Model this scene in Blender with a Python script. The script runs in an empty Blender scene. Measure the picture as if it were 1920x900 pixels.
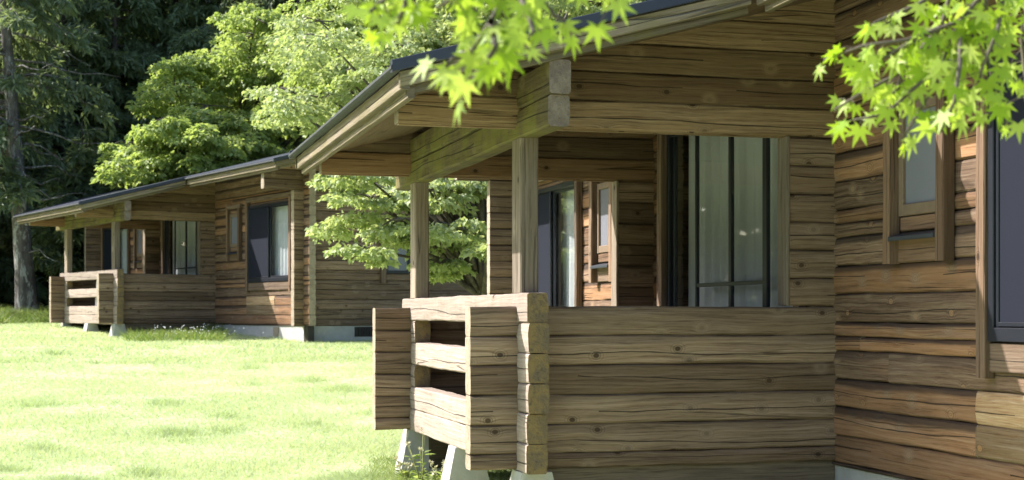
import bpy, bmesh, math, random
import numpy as np
from mathutils import Vector, Matrix
rnd = random.Random(7)
C = bpy.context.scene.collection
sc = bpy.context.scene

# ------------------------------------------------------------------ camera, sky, sun, exposure
Z0 = 1.45                                   # eye height above the ground by the near porch
TH = math.atan(760/2800); SN, CS = math.sin(TH), math.cos(TH)
cam = bpy.data.objects.new('camera', bpy.data.cameras.new('camera')); C.objects.link(cam)
cam.location = (0, 0, Z0); cam.rotation_euler = (math.radians(90), 0, -TH)
cd = cam.data; cd.sensor_width = 36; cd.lens = 52.5; cd.shift_y = 138/1920
cd.clip_start = .05; cd.clip_end = 2000
cd.dof.use_dof = True; cd.dof.focus_distance = 9.6; cd.dof.aperture_fstop = 5.2
sc.camera = cam
SUN = Vector((-1, .63, 1.0)).normalized()
W = bpy.data.worlds.new('World'); sc.world = W; W.use_nodes = True
nt = W.node_tree; bg = nt.nodes['Background']
sky = nt.nodes.new('ShaderNodeTexSky'); sky.sky_type = 'NISHITA'; sky.sun_disc = False
sky.sun_elevation = math.asin(SUN.z); sky.sun_rotation = math.atan2(SUN.x, SUN.y)
sky.dust_density = 2.0
nt.links.new(sky.outputs[0], bg.inputs[0]); bg.inputs[1].default_value = .15
sl = bpy.data.lights.new('sun', 'SUN'); sl.energy = 4.6; sl.angle = math.radians(.5); sl.color = (1, .955, .89)
so = bpy.data.objects.new('sun', sl); C.objects.link(so); so.rotation_euler = (-SUN).to_track_quat('-Z', 'Y').to_euler()
so.location = (-20, 12, 30)
sc.view_settings.view_transform = 'Standard'; sc.view_settings.look = 'None'
sc.view_settings.exposure = 1.22; sc.view_settings.gamma = 1
sc.cycles.max_bounces = 8; sc.cycles.transparent_max_bounces = 12
sc.cycles.use_denoising = True

def cw(px, py, d):
    "world point seen at photo pixel (px, py) at depth d"
    r = (px-960)/2800*d
    return Vector((d*SN+r*CS, d*CS-r*SN, Z0+(588-py)/2800*d))
def cr(r, d, z=0): return Vector((d*SN+r*CS, d*CS-r*SN, z))
GD = [-40, 0, 9, 12.6, 20, 26, 30, 36, 42, 60, 160]
GZ = [-1.6, -1.47, -1.42, -1.38, -.97, -.56, -.46, -.14, .12, .7, 4.]
def ground_z(x, y):
    d = x*SN+y*CS
    return Z0+np.interp(d, GD, GZ)+.03*np.sin(x*.9+1)*np.cos(y*.7)

# ------------------------------------------------------------------ node helpers
class NT:
    def __init__(s, name):
        s.m = bpy.data.materials.new(name); s.m.use_nodes = True; s.t = s.m.node_tree
        s.b = s.t.nodes['Principled BSDF']; s.o = s.t.nodes['Material Output']
    def n(s, typ, **k):
        x = s.t.nodes.new(typ)
        for a, v in k.items(): setattr(x, a, v)
        return x
    def put(s, sock, v):
        if isinstance(v, bpy.types.NodeSocket): s.t.links.new(v, sock)
        elif v is not None:
            if sock.type == 'RGBA' and len(v) == 3: v = (*v, 1)
            sock.default_value = v
    def math(s, op, a, b=None, c=None, clamp=False):
        x = s.n('ShaderNodeMath', operation=op, use_clamp=clamp)
        s.put(x.inputs[0], a); s.put(x.inputs[1], b)
        if c is not None: s.put(x.inputs[2], c)
        return x.outputs[0]
    def mix(s, f, a, b, mode='MIX'):
        x = s.n('ShaderNodeMix', data_type='RGBA', blend_type=mode, clamp_factor=True)
        s.put(x.inputs[0], f); s.put(x.inputs[6], a); s.put(x.inputs[7], b); return x.outputs[2]
    def noise(s, vec, scale=1, detail=4, rough=.55, dist=0):
        x = s.n('ShaderNodeTexNoise'); s.put(x.inputs['Vector'], vec)
        x.inputs['Scale'].default_value = scale; x.inputs['Detail'].default_value = detail
        x.inputs['Roughness'].default_value = rough; x.inputs['Distortion'].default_value = dist
        return x.outputs[0]
    def ss(s, v, a, b, o0=0., o1=1.):
        x = s.n('ShaderNodeMapRange', interpolation_type='SMOOTHSTEP')
        s.put(x.inputs[0], v); s.put(x.inputs[1], a); s.put(x.inputs[2], b); s.put(x.inputs[3], o0); s.put(x.inputs[4], o1)
        return x.outputs[0]
    def xyz(s, x, y, z=0.):
        c = s.n('ShaderNodeCombineXYZ'); s.put(c.inputs[0], x); s.put(c.inputs[1], y); s.put(c.inputs[2], z); return c.outputs[0]
    def bump(s, h, dist=.01, strength=1., normal=None):
        x = s.n('ShaderNodeBump'); s.put(x.inputs['Height'], h); x.inputs['Distance'].default_value = dist
        x.inputs['Strength'].default_value = strength
        if normal is not None: s.put(x.inputs['Normal'], normal)
        return x.outputs[0]

WK = .6
def wood(name, dark, mid, light, stain=.5, stain_col=(.035, .025, .02), knots=.5, crack=1., moss=0., moss_col=(.2, .2, .03),
         hewn=0., red=0., bump=1., grain=1., rough=.82, knot=(.03, .016, .008), band=0.):
    if name != 'bleached_log': dark, mid, light = [tuple(c*WK for c in q) for q in (dark, mid, light)]
    s = NT(name)
    uv = s.n('ShaderNodeUVMap', uv_map='UVMap'); uw = s.n('ShaderNodeUVMap', uv_map='UVTimber'); sw_ = s.n('ShaderNodeSeparateXYZ'); s.put(sw_.inputs[0], uw.outputs[0]); hzv = sw_.outputs[1]
    sp = s.n('ShaderNodeSeparateXYZ'); s.put(sp.inputs[0], uv.outputs[0])
    u, v = sp.outputs[0], sp.outputs[1]
    at = s.n('ShaderNodeAttribute', attribute_name='tone'); sa = s.n('ShaderNodeSeparateColor'); s.put(sa.inputs[0], at.outputs[0])
    tone, hue = sa.outputs[0], sa.outputs[1]
    vo = s.n('ShaderNodeTexVoronoi', voronoi_dimensions='2D'); s.put(vo.inputs['Vector'], s.xyz(s.math('MULTIPLY', u, 3.6), s.math('MULTIPLY', v, 4.6)))
    vo.inputs['Scale'].default_value = 1
    pick = s.n('ShaderNodeSeparateColor'); s.put(pick.inputs[0], vo.outputs['Color'])
    has = s.math('GREATER_THAN', pick.outputs[0], 1-knots)
    kd = vo.outputs['Distance']
    push = s.math('MULTIPLY', s.ss(kd, .3, .0, 0, .016), has)
    v2 = s.math('ADD', s.math('ADD', v, push), s.math('MULTIPLY', s.noise(s.xyz(s.math('MULTIPLY', u, 1.3), s.math('MULTIPLY', v, 3)), 1, 2), .05))
    g1 = s.noise(s.xyz(s.math('MULTIPLY', u, 1.6), s.math('MULTIPLY', v2, 55)), 1, 5, .6)
    g2 = s.noise(s.xyz(s.math('MULTIPLY', u, 9), s.math('MULTIPLY', v2, 260)), 1, 3, .6)
    bl = s.noise(s.xyz(s.math('MULTIPLY', u, .8), s.math('MULTIPLY', v, 7)), 1, 4, .6)
    fi = s.noise(s.xyz(s.math('MULTIPLY', u, 4), s.math('MULTIPLY', v, 6), 3.7), 1, 5, .65)
    gf = s.math('ADD', s.math('MULTIPLY', g1, .75), s.math('MULTIPLY', g2, .3))
    col = s.mix(s.ss(gf, .4, .5), dark, mid)
    col = s.mix(s.ss(gf, .52, .63), col, light)
    if grain < 1: col = s.mix(grain, mid, col)
    if red: col = s.mix(s.math('MULTIPLY', s.ss(s.math('ADD', s.math('MULTIPLY', hue, .6), s.math('MULTIPLY', bl, .8)), .55, .95), red), col, (.36, .17, .07))
    col = s.mix(s.math('MULTIPLY', s.ss(bl, .5, .74), stain), col, stain_col)
    g3 = s.noise(s.xyz(s.math('MULTIPLY', u, 2.2), s.math('MULTIPLY', v2, 120), 5.5), 1, 4, .7)
    col = s.mix(s.ss(g3, .52, .72, 0, .75*grain), col, tuple(c*.35 for c in dark))
    col = s.mix(s.ss(g3, .44, .28, 0, .3*grain), col, light)
    col = s.mix(s.ss(fi, .35, .75, 0, .4), col, s.mix(.5, col, light))
    tn = s.math('MULTIPLY_ADD', tone, .75, .6)
    col = s.mix(1., col, s.xyz(tn, tn, tn), 'MULTIPLY')
    if moss:
        ob = s.n('ShaderNodeTexCoord')
        mo = s.noise(ob.outputs['Object'], 3.1, 5, .65)
        col = s.mix(s.math('MULTIPLY', s.ss(mo, .38, .62), moss), col, moss_col)
    kr = s.math('MULTIPLY', s.ss(kd, .095, .05), has)
    col = s.mix(s.math('MULTIPLY', kr, .85), col, knot)
    ring = s.math('MULTIPLY', s.ss(s.math('ABSOLUTE', s.math('SUBTRACT', s.math('FRACT', s.math('MULTIPLY', kd, 14.)), .5)), .2, .06), s.math('MULTIPLY', s.ss(kd, .26, .1), has))
    col = s.mix(s.math('MULTIPLY', ring, .55), col, tuple(c*.5 for c in dark))
    kl = s.math('MULTIPLY', s.math('MULTIPLY', s.ss(kd, .28, .1), has), s.math('GREATER_THAN', pick.outputs[1], .45))
    col = s.mix(s.math('MULTIPLY', kl, .55), col, light)
    cn = s.noise(s.xyz(s.math('MULTIPLY', u, .3), s.math('MULTIPLY', v, 8.), 9.1), 1, 3.5, .28)
    ck = s.ss(s.math('ABSOLUTE', s.math('SUBTRACT', cn, .5)), .011, .003)
    cm = s.ss(s.noise(s.xyz(s.math('MULTIPLY', u, .7), s.math('MULTIPLY', v, 2), 4.4), 1, 2), .54, .6)
    ck = s.math('MULTIPLY', s.math('MULTIPLY', ck, cm), crack*.55)
    wander = s.math('MULTIPLY', s.math('SUBTRACT', s.noise(s.xyz(s.math('MULTIPLY', u, .5), tone), 1, 4, .45), .5), .9)
    mid_ = s.math('ABSOLUTE', s.math('SUBTRACT', hzv, s.math('ADD', s.math('MULTIPLY_ADD', hue, .3, .35), wander)))
    wide = s.math('MULTIPLY_ADD', s.noise(s.xyz(s.math('MULTIPLY', u, 2.1), hue, 2.), 1, 3, .6), .06, -.012)
    chk = s.math('MULTIPLY', s.math('LESS_THAN', mid_, wide), s.math('GREATER_THAN', s.noise(s.xyz(s.math('MULTIPLY', u, .45), tone, 7.), 1, 1), .43))
    ck = s.math('MAXIMUM', ck, s.math('MULTIPLY', chk, crack))
    if band:
        bn = s.math('MULTIPLY_ADD', s.noise(s.xyz(s.math('MULTIPLY', u, .7), s.math('MULTIPLY', tone, 9), 1.), 1, 4, .6), .55, hzv)
        col = s.mix(s.math('MULTIPLY', s.math('MULTIPLY', s.ss(bn, .93, 1.12), s.ss(tone, .35, .6)), band), col, (.028, .02, .02))
    edge = s.math('ABSOLUTE', s.math('SUBTRACT', hzv, .5))
    col = s.mix(s.math('MULTIPLY', s.ss(s.math('MULTIPLY_ADD', s.noise(s.xyz(s.math('MULTIPLY', u, 1.1), tone, 3.), 1, 5, .6), .22, edge), .53, .6), .62*min(1, stain*1.6)), col, stain_col)
    col = s.mix(s.math('MULTIPLY', ck, .8), col, (.012, .009, .007))
    s.put(s.b.inputs['Base Color'], col); s.b.inputs['Roughness'].default_value = rough
    s.b.inputs['Specular IOR Level'].default_value = .25
    h = s.math('ADD', s.math('MULTIPLY', gf, .35), s.math('MULTIPLY', ck, -1.6))
    h = s.math('ADD', h, s.math('MULTIPLY', bl, .6))
    nrm = s.bump(h, .009*bump)
    if hewn:
        hn = s.noise(s.xyz(s.math('MULTIPLY', u, 7.5), s.math('MULTIPLY', v, 2.2), 1.3), 1, 2, .45)
        nrm = s.bump(hn, .035*hewn, 1., nrm)
    s.put(s.b.inputs['Normal'], nrm)
    return s.m

def plain(name, col, rough=.6, var=.15, scale=6, metal=0., bumpd=0., spec=.4):
    s = NT(name); tc = s.n('ShaderNodeTexCoord')
    n = s.noise(tc.outputs['Object'], scale, 6, .65)
    c = s.mix(n, tuple(x*(1-var*1.6) for x in col), tuple(x*(1+var*1.4) for x in col))
    s.put(s.b.inputs['Base Color'], c); s.b.inputs['Roughness'].default_value = rough; s.b.inputs['Metallic'].default_value = metal
    s.b.inputs['Specular IOR Level'].default_value = spec
    if bumpd: s.put(s.b.inputs['Normal'], s.bump(s.noise(tc.outputs['Object'], scale*6, 4, .7), bumpd))
    return s.m

def endgrain(name, a, b, c):
    s = NT(name); tc = s.n('ShaderNodeTexCoord')
    n1 = s.noise(tc.outputs['Object'], 9, 6, .7); n2 = s.noise(tc.outputs['Object'], 38, 4, .7)
    col = s.mix(s.ss(n1, .38, .6), a, b); col = s.mix(s.ss(n2, .5, .75), col, c)
    s.put(s.b.inputs['Base Color'], col); s.b.inputs['Roughness'].default_value = .9
    s.put(s.b.inputs['Normal'], s.bump(s.math('ADD', n1, n2), .012)); return s.m

def leaf(name, c1, c2, c3=None, trans=.5, rough=.5):
    s = NT(name); at = s.n('ShaderNodeAttribute', attribute_name='tone'); sa = s.n('ShaderNodeSeparateColor'); s.put(sa.inputs[0], at.outputs[0])
    col = s.mix(sa.outputs[0], c1, c2)
    if c3: col = s.mix(s.math('MULTIPLY', sa.outputs[1], .8), col, c3)
    s.put(s.b.inputs['Base Color'], col); s.b.inputs['Roughness'].default_value = rough; s.b.inputs['Specular IOR Level'].default_value = .3
    tr = s.n('ShaderNodeBsdfTranslucent'); s.put(tr.inputs[0], s.mix(1., col, (1.05, 1.05, .6), 'MULTIPLY'))
    mx = s.n('ShaderNodeMixShader'); mx.inputs[0].default_value = trans
    s.put(mx.inputs[1], s.b.outputs[0]); s.put(mx.inputs[2], tr.outputs[0]); s.put(s.o.inputs[0], mx.outputs[0])
    return s.m

def bark(name, dark, light, fleck, amt):
    s = NT(name); tc = s.n('ShaderNodeTexCoord'); mp = s.n('ShaderNodeMapping'); s.put(mp.inputs[0], tc.outputs['Object'])
    mp.inputs['Scale'].default_value = (1, 1, .3)
    n1 = s.noise(mp.outputs[0], 9, 6, .7); n2 = s.noise(mp.outputs[0], 5.5, 5, .75, .4)
    col = s.mix(s.ss(n1, .35, .65), dark, light); col = s.mix(s.math('MULTIPLY', s.ss(n2, .52, .6), amt), col, fleck)
    s.put(s.b.inputs['Base Color'], col); s.b.inputs['Roughness'].default_value = .95
    s.put(s.b.inputs['Normal'], s.bump(n1, .06)); return s.m

M = {}
M['wall'] = wood('brown_log', (.16, .09, .058), (.31, .195, .128), (.46, .32, .22), stain=.6, knots=.75, red=.5, hewn=.18, knot=(.36, .21, .11), band=.8)
M['fresh'] = wood('fresh_replacement_log', (.4, .22, .11), (.55, .36, .2), (.72, .54, .36), stain=.15, knots=.5, red=.3, hewn=.15, knot=(.4, .22, .1))
M['panel'] = wood('olive_brown_log', (.2, .13, .085), (.35, .24, .162), (.47, .34, .245), stain=.32, knots=.6, red=.1, hewn=.12, knot=(.05, .028, .015), band=.25)
M['gable'] = wood('amber_brown_log', (.19, .115, .065), (.31, .205, .118), (.41, .285, .175), stain=.25, knots=.6, red=.25, hewn=.05)
M['rail'] = wood('bleached_log', (.2, .15, .12), (.33, .265, .22), (.45, .375, .325), stain=.32, stain_col=(.2, .15, .13), knots=.12, hewn=.55, grain=.6)
M['beam'] = wood('algae_beam', (.19, .14, .07), (.31, .235, .12), (.39, .31, .18), stain=.3, knots=.35, moss=.55, moss_col=(.2, .19, .035), hewn=.1)
M['post'] = wood('grey_post', (.32, .24, .18), (.49, .39, .3), (.62, .51, .41), stain=.25, knots=.2, hewn=.05)
M['fascia'] = wood('weathered_fascia', (.19, .145, .105), (.3, .24, .175), (.41, .335, .25), stain=.5, knots=.08, moss=.42, moss_col=(.17, .15, .05))
M['soffit'] = wood('soffit_board', (.19, .115, .065), (.29, .19, .11), (.38, .26, .155), stain=.3, knots=.4)
M['trim'] = wood('window_trim_board', (.19, .12, .08), (.32, .215, .15), (.42, .3, .215), stain=.35, knots=.08, red=.3)
M['floor'] = wood('porch_plank', (.12, .09, .06), (.2, .155, .11), (.27, .21, .15), stain=.4, knots=.2)
M['cut'] = endgrain('cut_log_end', (.3, .24, .175), (.38, .31, .23), (.22, .17, .12))
M['end'] = endgrain('log_end', (.15, .11, .07), (.23, .155, .065), (.09, .07, .05))
M['beam_end'] = endgrain('beam_end', (.17, .13, .1), (.25, .2, .15), (.1, .08, .06))
M['metal'] = plain('blue_grey_roof_metal', (.032, .037, .058), .42, .1, 4, 0)
M['gutter'] = plain('worn_roof_edge', (.045, .05, .05), .85, .5, 14, 0)
M['concrete'] = plain('concrete', (.44, .43, .41), .9, .22, 5, 0, .004)
M['frame'] = plain('dark_aluminium', (.018, .02, .028), .35, .15, 12)
M['sash'] = plain('wooden_sash', (.2, .14, .095), .7, .2, 12)
M['screen'] = plain('insect_screen', (.017, .019, .03), .85, .06, 60, spec=.08)
M['curtain'] = plain('curtain_cloth', (.52, .53, .56), .9, .06, 3)
M['frost'] = plain('frosted_pane', (.2, .205, .24), .22, .1, 1.3)
M['blackstrip'] = plain('black_drip_strip', (.045, .05, .065), .4, .2, 9)
M['white'] = plain('white_brace', (.66, .68, .74), .6, .05, 6)
M['vent'] = plain('beige_vent', (.3, .25, .19), .7, .15, 20)
M['darkmetal'] = plain('dark_steel', (.03, .025, .022), .6, .3, 12)
M['inside'] = plain('room_board', (.2, .15, .1), .8, .2, 3)
g = NT('window_glass'); gl = g.n('ShaderNodeBsdfGlossy'); gl.inputs['Roughness'].default_value = .02
tp = g.n('ShaderNodeBsdfTransparent'); tp.inputs[0].default_value = (.93, .95, .95, 1)
lw = g.n('ShaderNodeLayerWeight'); lw.inputs[0].default_value = .5; fz = g.math('MULTIPLY_ADD', g.math('POWER', lw.outputs['Facing'], 4.), .9, .05); mx = g.n('ShaderNodeMixShader')
g.put(mx.inputs[0], fz); g.put(mx.inputs[1], tp.outputs[0]); g.put(mx.inputs[2], gl.outputs[0]); g.put(g.o.inputs[0], mx.outputs[0])
M['glass'] = g.m

# ------------------------------------------------------------------ mesh builder
class MB:
    def __init__(s): s.v = []; s.f = []; s.uv = []; s.tn = []; s.mi = []; s.uv2 = []; s.starts = []
    def face(s, idx, uvs, tn, mi=0, uv2=None): s.f.append(idx); s.uv += uvs; s.uv2 += uv2 or [(0, -3.)]*len(idx); s.tn += [tn]*len(idx); s.mi.append(mi)
    def log(s, ax, a0, a1, n0, n1, z0, z1, jit=.0, ch=.012, bulge=0., seg=.16, mi=0, emi=1, clamp=None, shear=None, tone=None, endtaper=0.):
        """chamfered timber along ax. 'x': n is y, z is z. 'y': n is x. 'z': n is x and the z pair is y."""
        L = a1-a0
        if L <= 0: return
        s.starts.append((len(s.v), len(s.f), len(s.uv)))
        k = max(1, int(L/seg)) if (jit or clamp or bulge) else 1
        t = n1-n0; h = z1-z0; ch = min(ch, t*.3, h*.3)
        prof = [(-0., ch), (-bulge, h*.35), (-bulge, h*.68), (0, h-ch), (ch, h), (t-ch, h), (t, h-ch), (t+bulge, h*.66), (t+bulge, h*.34), (t, ch), (t-ch, 0), (ch, 0)]
        P = len(prof); per = [0]
        for i in range(P): a = prof[i]; b = prof[(i+1) % P]; per.append(per[-1]+math.hypot(a[0]-b[0], a[1]-b[1]))
        uo, vo = rnd.uniform(0, 60), rnd.uniform(0, 60)
        hz = [p[1]/h for p in prof] if h >= t or ax != 'z' else [p[0]/t for p in prof]
        tn = tone or (rnd.random(), rnd.random(), rnd.random(), 1)
        ph = [rnd.uniform(0, 6.3) for _ in range(6)]
        base = len(s.v)
        for i in range(k+1):
            a = a0+L*i/k
            for j, (pn, pz) in enumerate(prof):
                jn = jz = 0
                if jit:
                    top = pz > h*.5
                    q = 0 if top else 3
                    jz = jit*(math.sin(a*3.1+ph[q])+.7*math.sin(a*8.3+ph[q+1])+.5*math.sin(a*19+ph[q+2]))*.6+rnd.uniform(-.4, .4)*jit
                    jn = rnd.uniform(-.5, .5)*jit*.8+jit*.7*math.sin(a*5+ph[(j % 3)])
                n = n0+pn+jn; z = z0+pz+jz; aa = a
                if endtaper and (i == 0 or i == k): n = n0+t/2+(n-n0-t/2)*(1-endtaper)
                if ax == 'x': p = [aa, n, z]
                elif ax == 'y': p = [n, aa, z]
                else: p = [n, z, aa]
                if clamp: p[2] = min(p[2], clamp(p[0], p[1]))
                if shear: p[2] += shear(p[0], p[1])
                s.v.append(p)
        for i in range(k):
            for j in range(P):
                b = base+i*P; c = b+P; j2 = (j+1) % P
                u0 = uo+L*i/k; u1 = uo+L*(i+1)/k
                s.face((b+j, b+j2, c+j2, c+j), [(u0, vo+per[j]), (u0, vo+per[j+1]), (u1, vo+per[j+1]), (u1, vo+per[j])], tn, mi,
                       [(u0, hz[j]), (u0, hz[j2]), (u1, hz[j2]), (u1, hz[j])] if t > .03 and h > .03 else None)
        for i in (0, k):
            b = base+i*P
            s.face(tuple(b+j for j in range(P)), [(uo+q[0], vo+q[1]) for q in prof], tn, emi)
    def sheet(s, pts, mi=0, tn=(.5, .5, .5, 1)):
        b = len(s.v); s.v += [list(p) for p in pts]; s.face(tuple(range(b, b+len(pts))), [(p[0], p[2]) for p in pts], tn, mi)
    def prism(s, quad_lo, quad_hi, mi=0, tn=(.5, .5, .5, 1)):
        b = len(s.v); s.v += [list(p) for p in quad_lo]+[list(p) for p in quad_hi]; n = len(quad_lo)
        fs = [tuple(b+i for i in range(n)), tuple(b+n+i for i in range(n))]+[(b+i, b+(i+1) % n, b+n+(i+1) % n, b+n+i) for i in range(n)]
        for f in fs: s.face(f, [(s.v[i][1], s.v[i][0]+s.v[i][2]*.3) for i in f], tn, mi)
    def build_each(s, name, mats, parent=None, off=(0, 0, 0)):
        "every timber as an object of its own"
        ends = s.starts[1:]+[(len(s.v), len(s.f), len(s.uv))]
        for (v0, f0, u0), (v1, f1, u1) in zip(s.starts, ends):
            p = MB(); p.v = s.v[v0:v1]; p.f = [tuple(i-v0 for i in f) for f in s.f[f0:f1]]
            p.uv = s.uv[u0:u1]; p.uv2 = s.uv2[u0:u1]; p.tn = s.tn[u0:u1]; p.mi = s.mi[f0:f1]
            p.build(name, mats, parent, off)
    def build(s, name, mats, parent=None, off=(0, 0, 0), smooth=False, recalc=True):
        me = bpy.data.meshes.new(name)
        me.from_pydata([(p[0]-off[0], p[1]-off[1], p[2]-off[2]) for p in s.v], [], s.f)
        uv = me.uv_layers.new(name='UVMap'); uv.data.foreach_set('uv', np.array(s.uv, 'f').ravel())
        u2 = me.uv_layers.new(name='UVTimber'); u2.data.foreach_set('uv', np.array(s.uv2, 'f').ravel())
        ca = me.color_attributes.new('tone', 'FLOAT_COLOR', 'CORNER'); ca.data.foreach_set('color', np.array(s.tn, 'f').ravel())
        for m in (mats if isinstance(mats, (list, tuple)) else [mats]): me.materials.append(m)
        nm = len(me.materials)
        me.polygons.foreach_set('material_index', [min(i, nm-1) for i in s.mi])
        if recalc:
            bm = bmesh.new(); bm.from_mesh(me); bmesh.ops.recalc_face_normals(bm, faces=bm.faces); bm.to_mesh(me); bm.free()
        if smooth: me.polygons.foreach_set('use_smooth', [True]*len(me.polygons))
        me.update()
        o = bpy.data.objects.new(name, me); C.objects.link(o); o.parent = parent
        return o

def empty(name, loc, label, cat, group=None, rz=0):
    o = bpy.data.objects.new(name, None); C.objects.link(o); o.location = loc; o.rotation_euler = (0, 0, rz)
    o['label'] = label; o['category'] = cat
    if group: o['group'] = group
    o.empty_display_size = .3
    return o
def tag(o, label, cat, group=None):
    o['label'] = label; o['category'] = cat
    if group: o['group'] = group
    return o

# ------------------------------------------------------------------ terrain
def terrain():
    xs = np.concatenate([np.linspace(-160, -30, 14), np.linspace(-28, 40, 90), np.linspace(44, 170, 14)])
    ys = np.concatenate([np.linspace(-60, -4, 10), np.linspace(-2, 60, 84), np.linspace(64, 260, 20)])
    X, Y = np.meshgrid(xs, ys); Zv = ground_z(X, Y)
    n, m = len(xs), len(ys)
    me = bpy.data.meshes.new('lawn')
    f = [(j*n+i, j*n+i+1, (j+1)*n+i+1, (j+1)*n+i) for j in range(m-1) for i in range(n-1)]
    me.from_pydata(np.stack([X, Y, Zv], -1).reshape(-1, 3).tolist(), [], f)
    me.polygons.foreach_set('use_smooth', [True]*len(f))
    s = NT('lawn_ground'); tc = s.n('ShaderNodeTexCoord'); ob = tc.outputs['Object']
    n1 = s.noise(ob, .7, 6, .65); n2 = s.noise(ob, 9, 6, .7); n3 = s.noise(ob, 45, 3, .7)
    col = s.mix(s.ss(n1, .35, .65), (.39, .47, .25), (.52, .58, .37))
    col = s.mix(s.ss(n2, .4, .66), col, (.35, .43, .18)); col = s.mix(s.ss(n3, .5, .7), col, (.46, .5, .25))
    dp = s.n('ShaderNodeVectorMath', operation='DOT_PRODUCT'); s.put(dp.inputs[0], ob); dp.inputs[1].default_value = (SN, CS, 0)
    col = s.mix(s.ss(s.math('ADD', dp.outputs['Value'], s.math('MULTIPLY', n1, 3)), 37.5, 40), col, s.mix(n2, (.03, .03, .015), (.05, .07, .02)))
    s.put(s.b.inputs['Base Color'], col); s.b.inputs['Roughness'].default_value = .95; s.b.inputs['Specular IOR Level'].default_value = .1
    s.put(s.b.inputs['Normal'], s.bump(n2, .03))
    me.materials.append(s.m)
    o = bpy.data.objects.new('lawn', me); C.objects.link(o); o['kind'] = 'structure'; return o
terrain()

# ------------------------------------------------------------------ the log cabin (coordinates relative to the eye, the base empty subtracts BASE)
XF = 4.633; T = .128; P_ = .1845
YN, YF = 8.945, 12.448            # front faces of the two porch end walls (outer)
YC = (YN+YF)/2
YA, YB = 4.6, 2*YC-4.75          # outer faces of the gable end walls
XB = 10.9; XR = (XF+XB)/2         # back wall, ridge
SL = .272
def zl(x): return 1.2346+SL*(min(x, 2*XR-x)-1.663)      # bottom edge of the rake boards
def under(x, y=0): return zl(x)+.055                    # soffit
BASE = (6.2, YC, -1.42)

def courses(z0, z1, phase):
    k = math.floor((z0-phase)/P_); out = []
    while phase+k*P_ < z1-.005:
        a = max(z0, phase+k*P_); b = min(z1, phase+(k+1)*P_)
        if b-a > .02: out.append((a, b))
        k += 1
    return out
def cut(iv, holes):
    for h in holes:
        new = []
        for a, b in iv:
            if h[1] <= a or h[0] >= b: new.append((a, b)); continue
            if h[0] > a: new.append((a, h[0]))
            if h[1] < b: new.append((h[1], b))
        iv = new
    return [(a, b) for a, b in iv if b-a > .01]
def wall(mb, ax, a0, a1, n0, z0, z1, phase, holes=(), roof=False, start=None, splits=0, mi=0, jit=.0038, t=T):
    for za, zb in courses(z0, z1, phase):
        s0 = a0 if start is None else start(za, zb)
        tone = (rnd.random(), rnd.random(), 0, 1)
        zs = {za, zb}
        for h in holes:
            for q in (h[2], h[3]):
                if za+.02 < q < zb-.02: zs.add(q)
        zs = sorted(zs)
        for p, q in zip(zs, zs[1:]):
            hh = [(h[0], h[1]) for h in holes if h[2] < q-.015 and h[3] > p+.015]
            for a, b in cut([(s0, a1)], hh):
                pieces = [(a, b)]
                if splits and b-a > 2.5 and rnd.random() < splits:
                    m = rnd.uniform(a+.8, b-.8); pieces = [(a, m-.0015), (m+.0015, b)]
                for pa, pb in pieces:
                    d0 = rnd.uniform(-.004, .004)
                    tn = (min(1, max(0, tone[0]+rnd.uniform(-.2, .2))), min(1, max(0, tone[1]+rnd.uniform(-.3, .3))), 0, 1)
                    bq = b
                    if roof:
                        lo = p
                        if ax == 'x':
                            xm = XR-max(0, (under(XR)-lo))/SL-.0
                            if lo > under(XR): continue
                            pa2, pb2 = max(pa, xm), min(pb, 2*XR-xm)
                            if pb2-pa2 < .05: continue
                            mb.log('x', pa2, pb2, n0+d0, n0+t+d0, p+.0018, q-.0018, jit=jit, ch=.011, bulge=.004, mi=mi, clamp=lambda x, y: under(x)+.02, tone=tn)
                            mb.log('x', pa2+.01, pb2-.01, n0+.04, n0+t-.04, p-.006, q+.004, ch=.001, mi=mi, clamp=lambda x, y: under(x)+.01, tone=tn); continue
                    mb.log(ax, pa, pb, n0+d0, n0+t+d0, p+.0018, q-.0018, jit=jit, ch=.011, bulge=.004, mi=mi, tone=tn, clamp=(lambda x, y: under(x)+.02) if roof else None)
                    mb.log(ax, pa+.01, pb-.01, n0+.04, n0+t-.04, p-(.006 if p > z0+.01 else -.004), q+(.004 if q < z1-.01 else -.006), ch=.001, mi=mi, tone=tn)

def box(mb, x0, x1, y0, y1, z0, z1, mi=0, ch=.004):
    mb.log('z', z0, z1, x0, x1, y0, y1, ch=ch, mi=mi, emi=mi)

def curtain(name, y0, y1, x, z0, z1, parent, waves=9., amp=.02):
    mb = MB(); n = int((y1-y0)*40); b = 0
    for i in range(n+1):
        y = y0+(y1-y0)*i/n; dx = amp*math.sin(i/n*(y1-y0)*waves*6.28)+amp*.5*math.sin(i*.37+1)
        mb.v += [[x+dx, y, z0], [x+dx*.7, y, z1]]
    for i in range(n): mb.face((2*i, 2*i+1, 2*i+3, 2*i+2), [(0, 0)]*4, (.5, .5, .5, 1))
    return mb.build(name, M['curtain'], parent, BASE, True, recalc=False)

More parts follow.
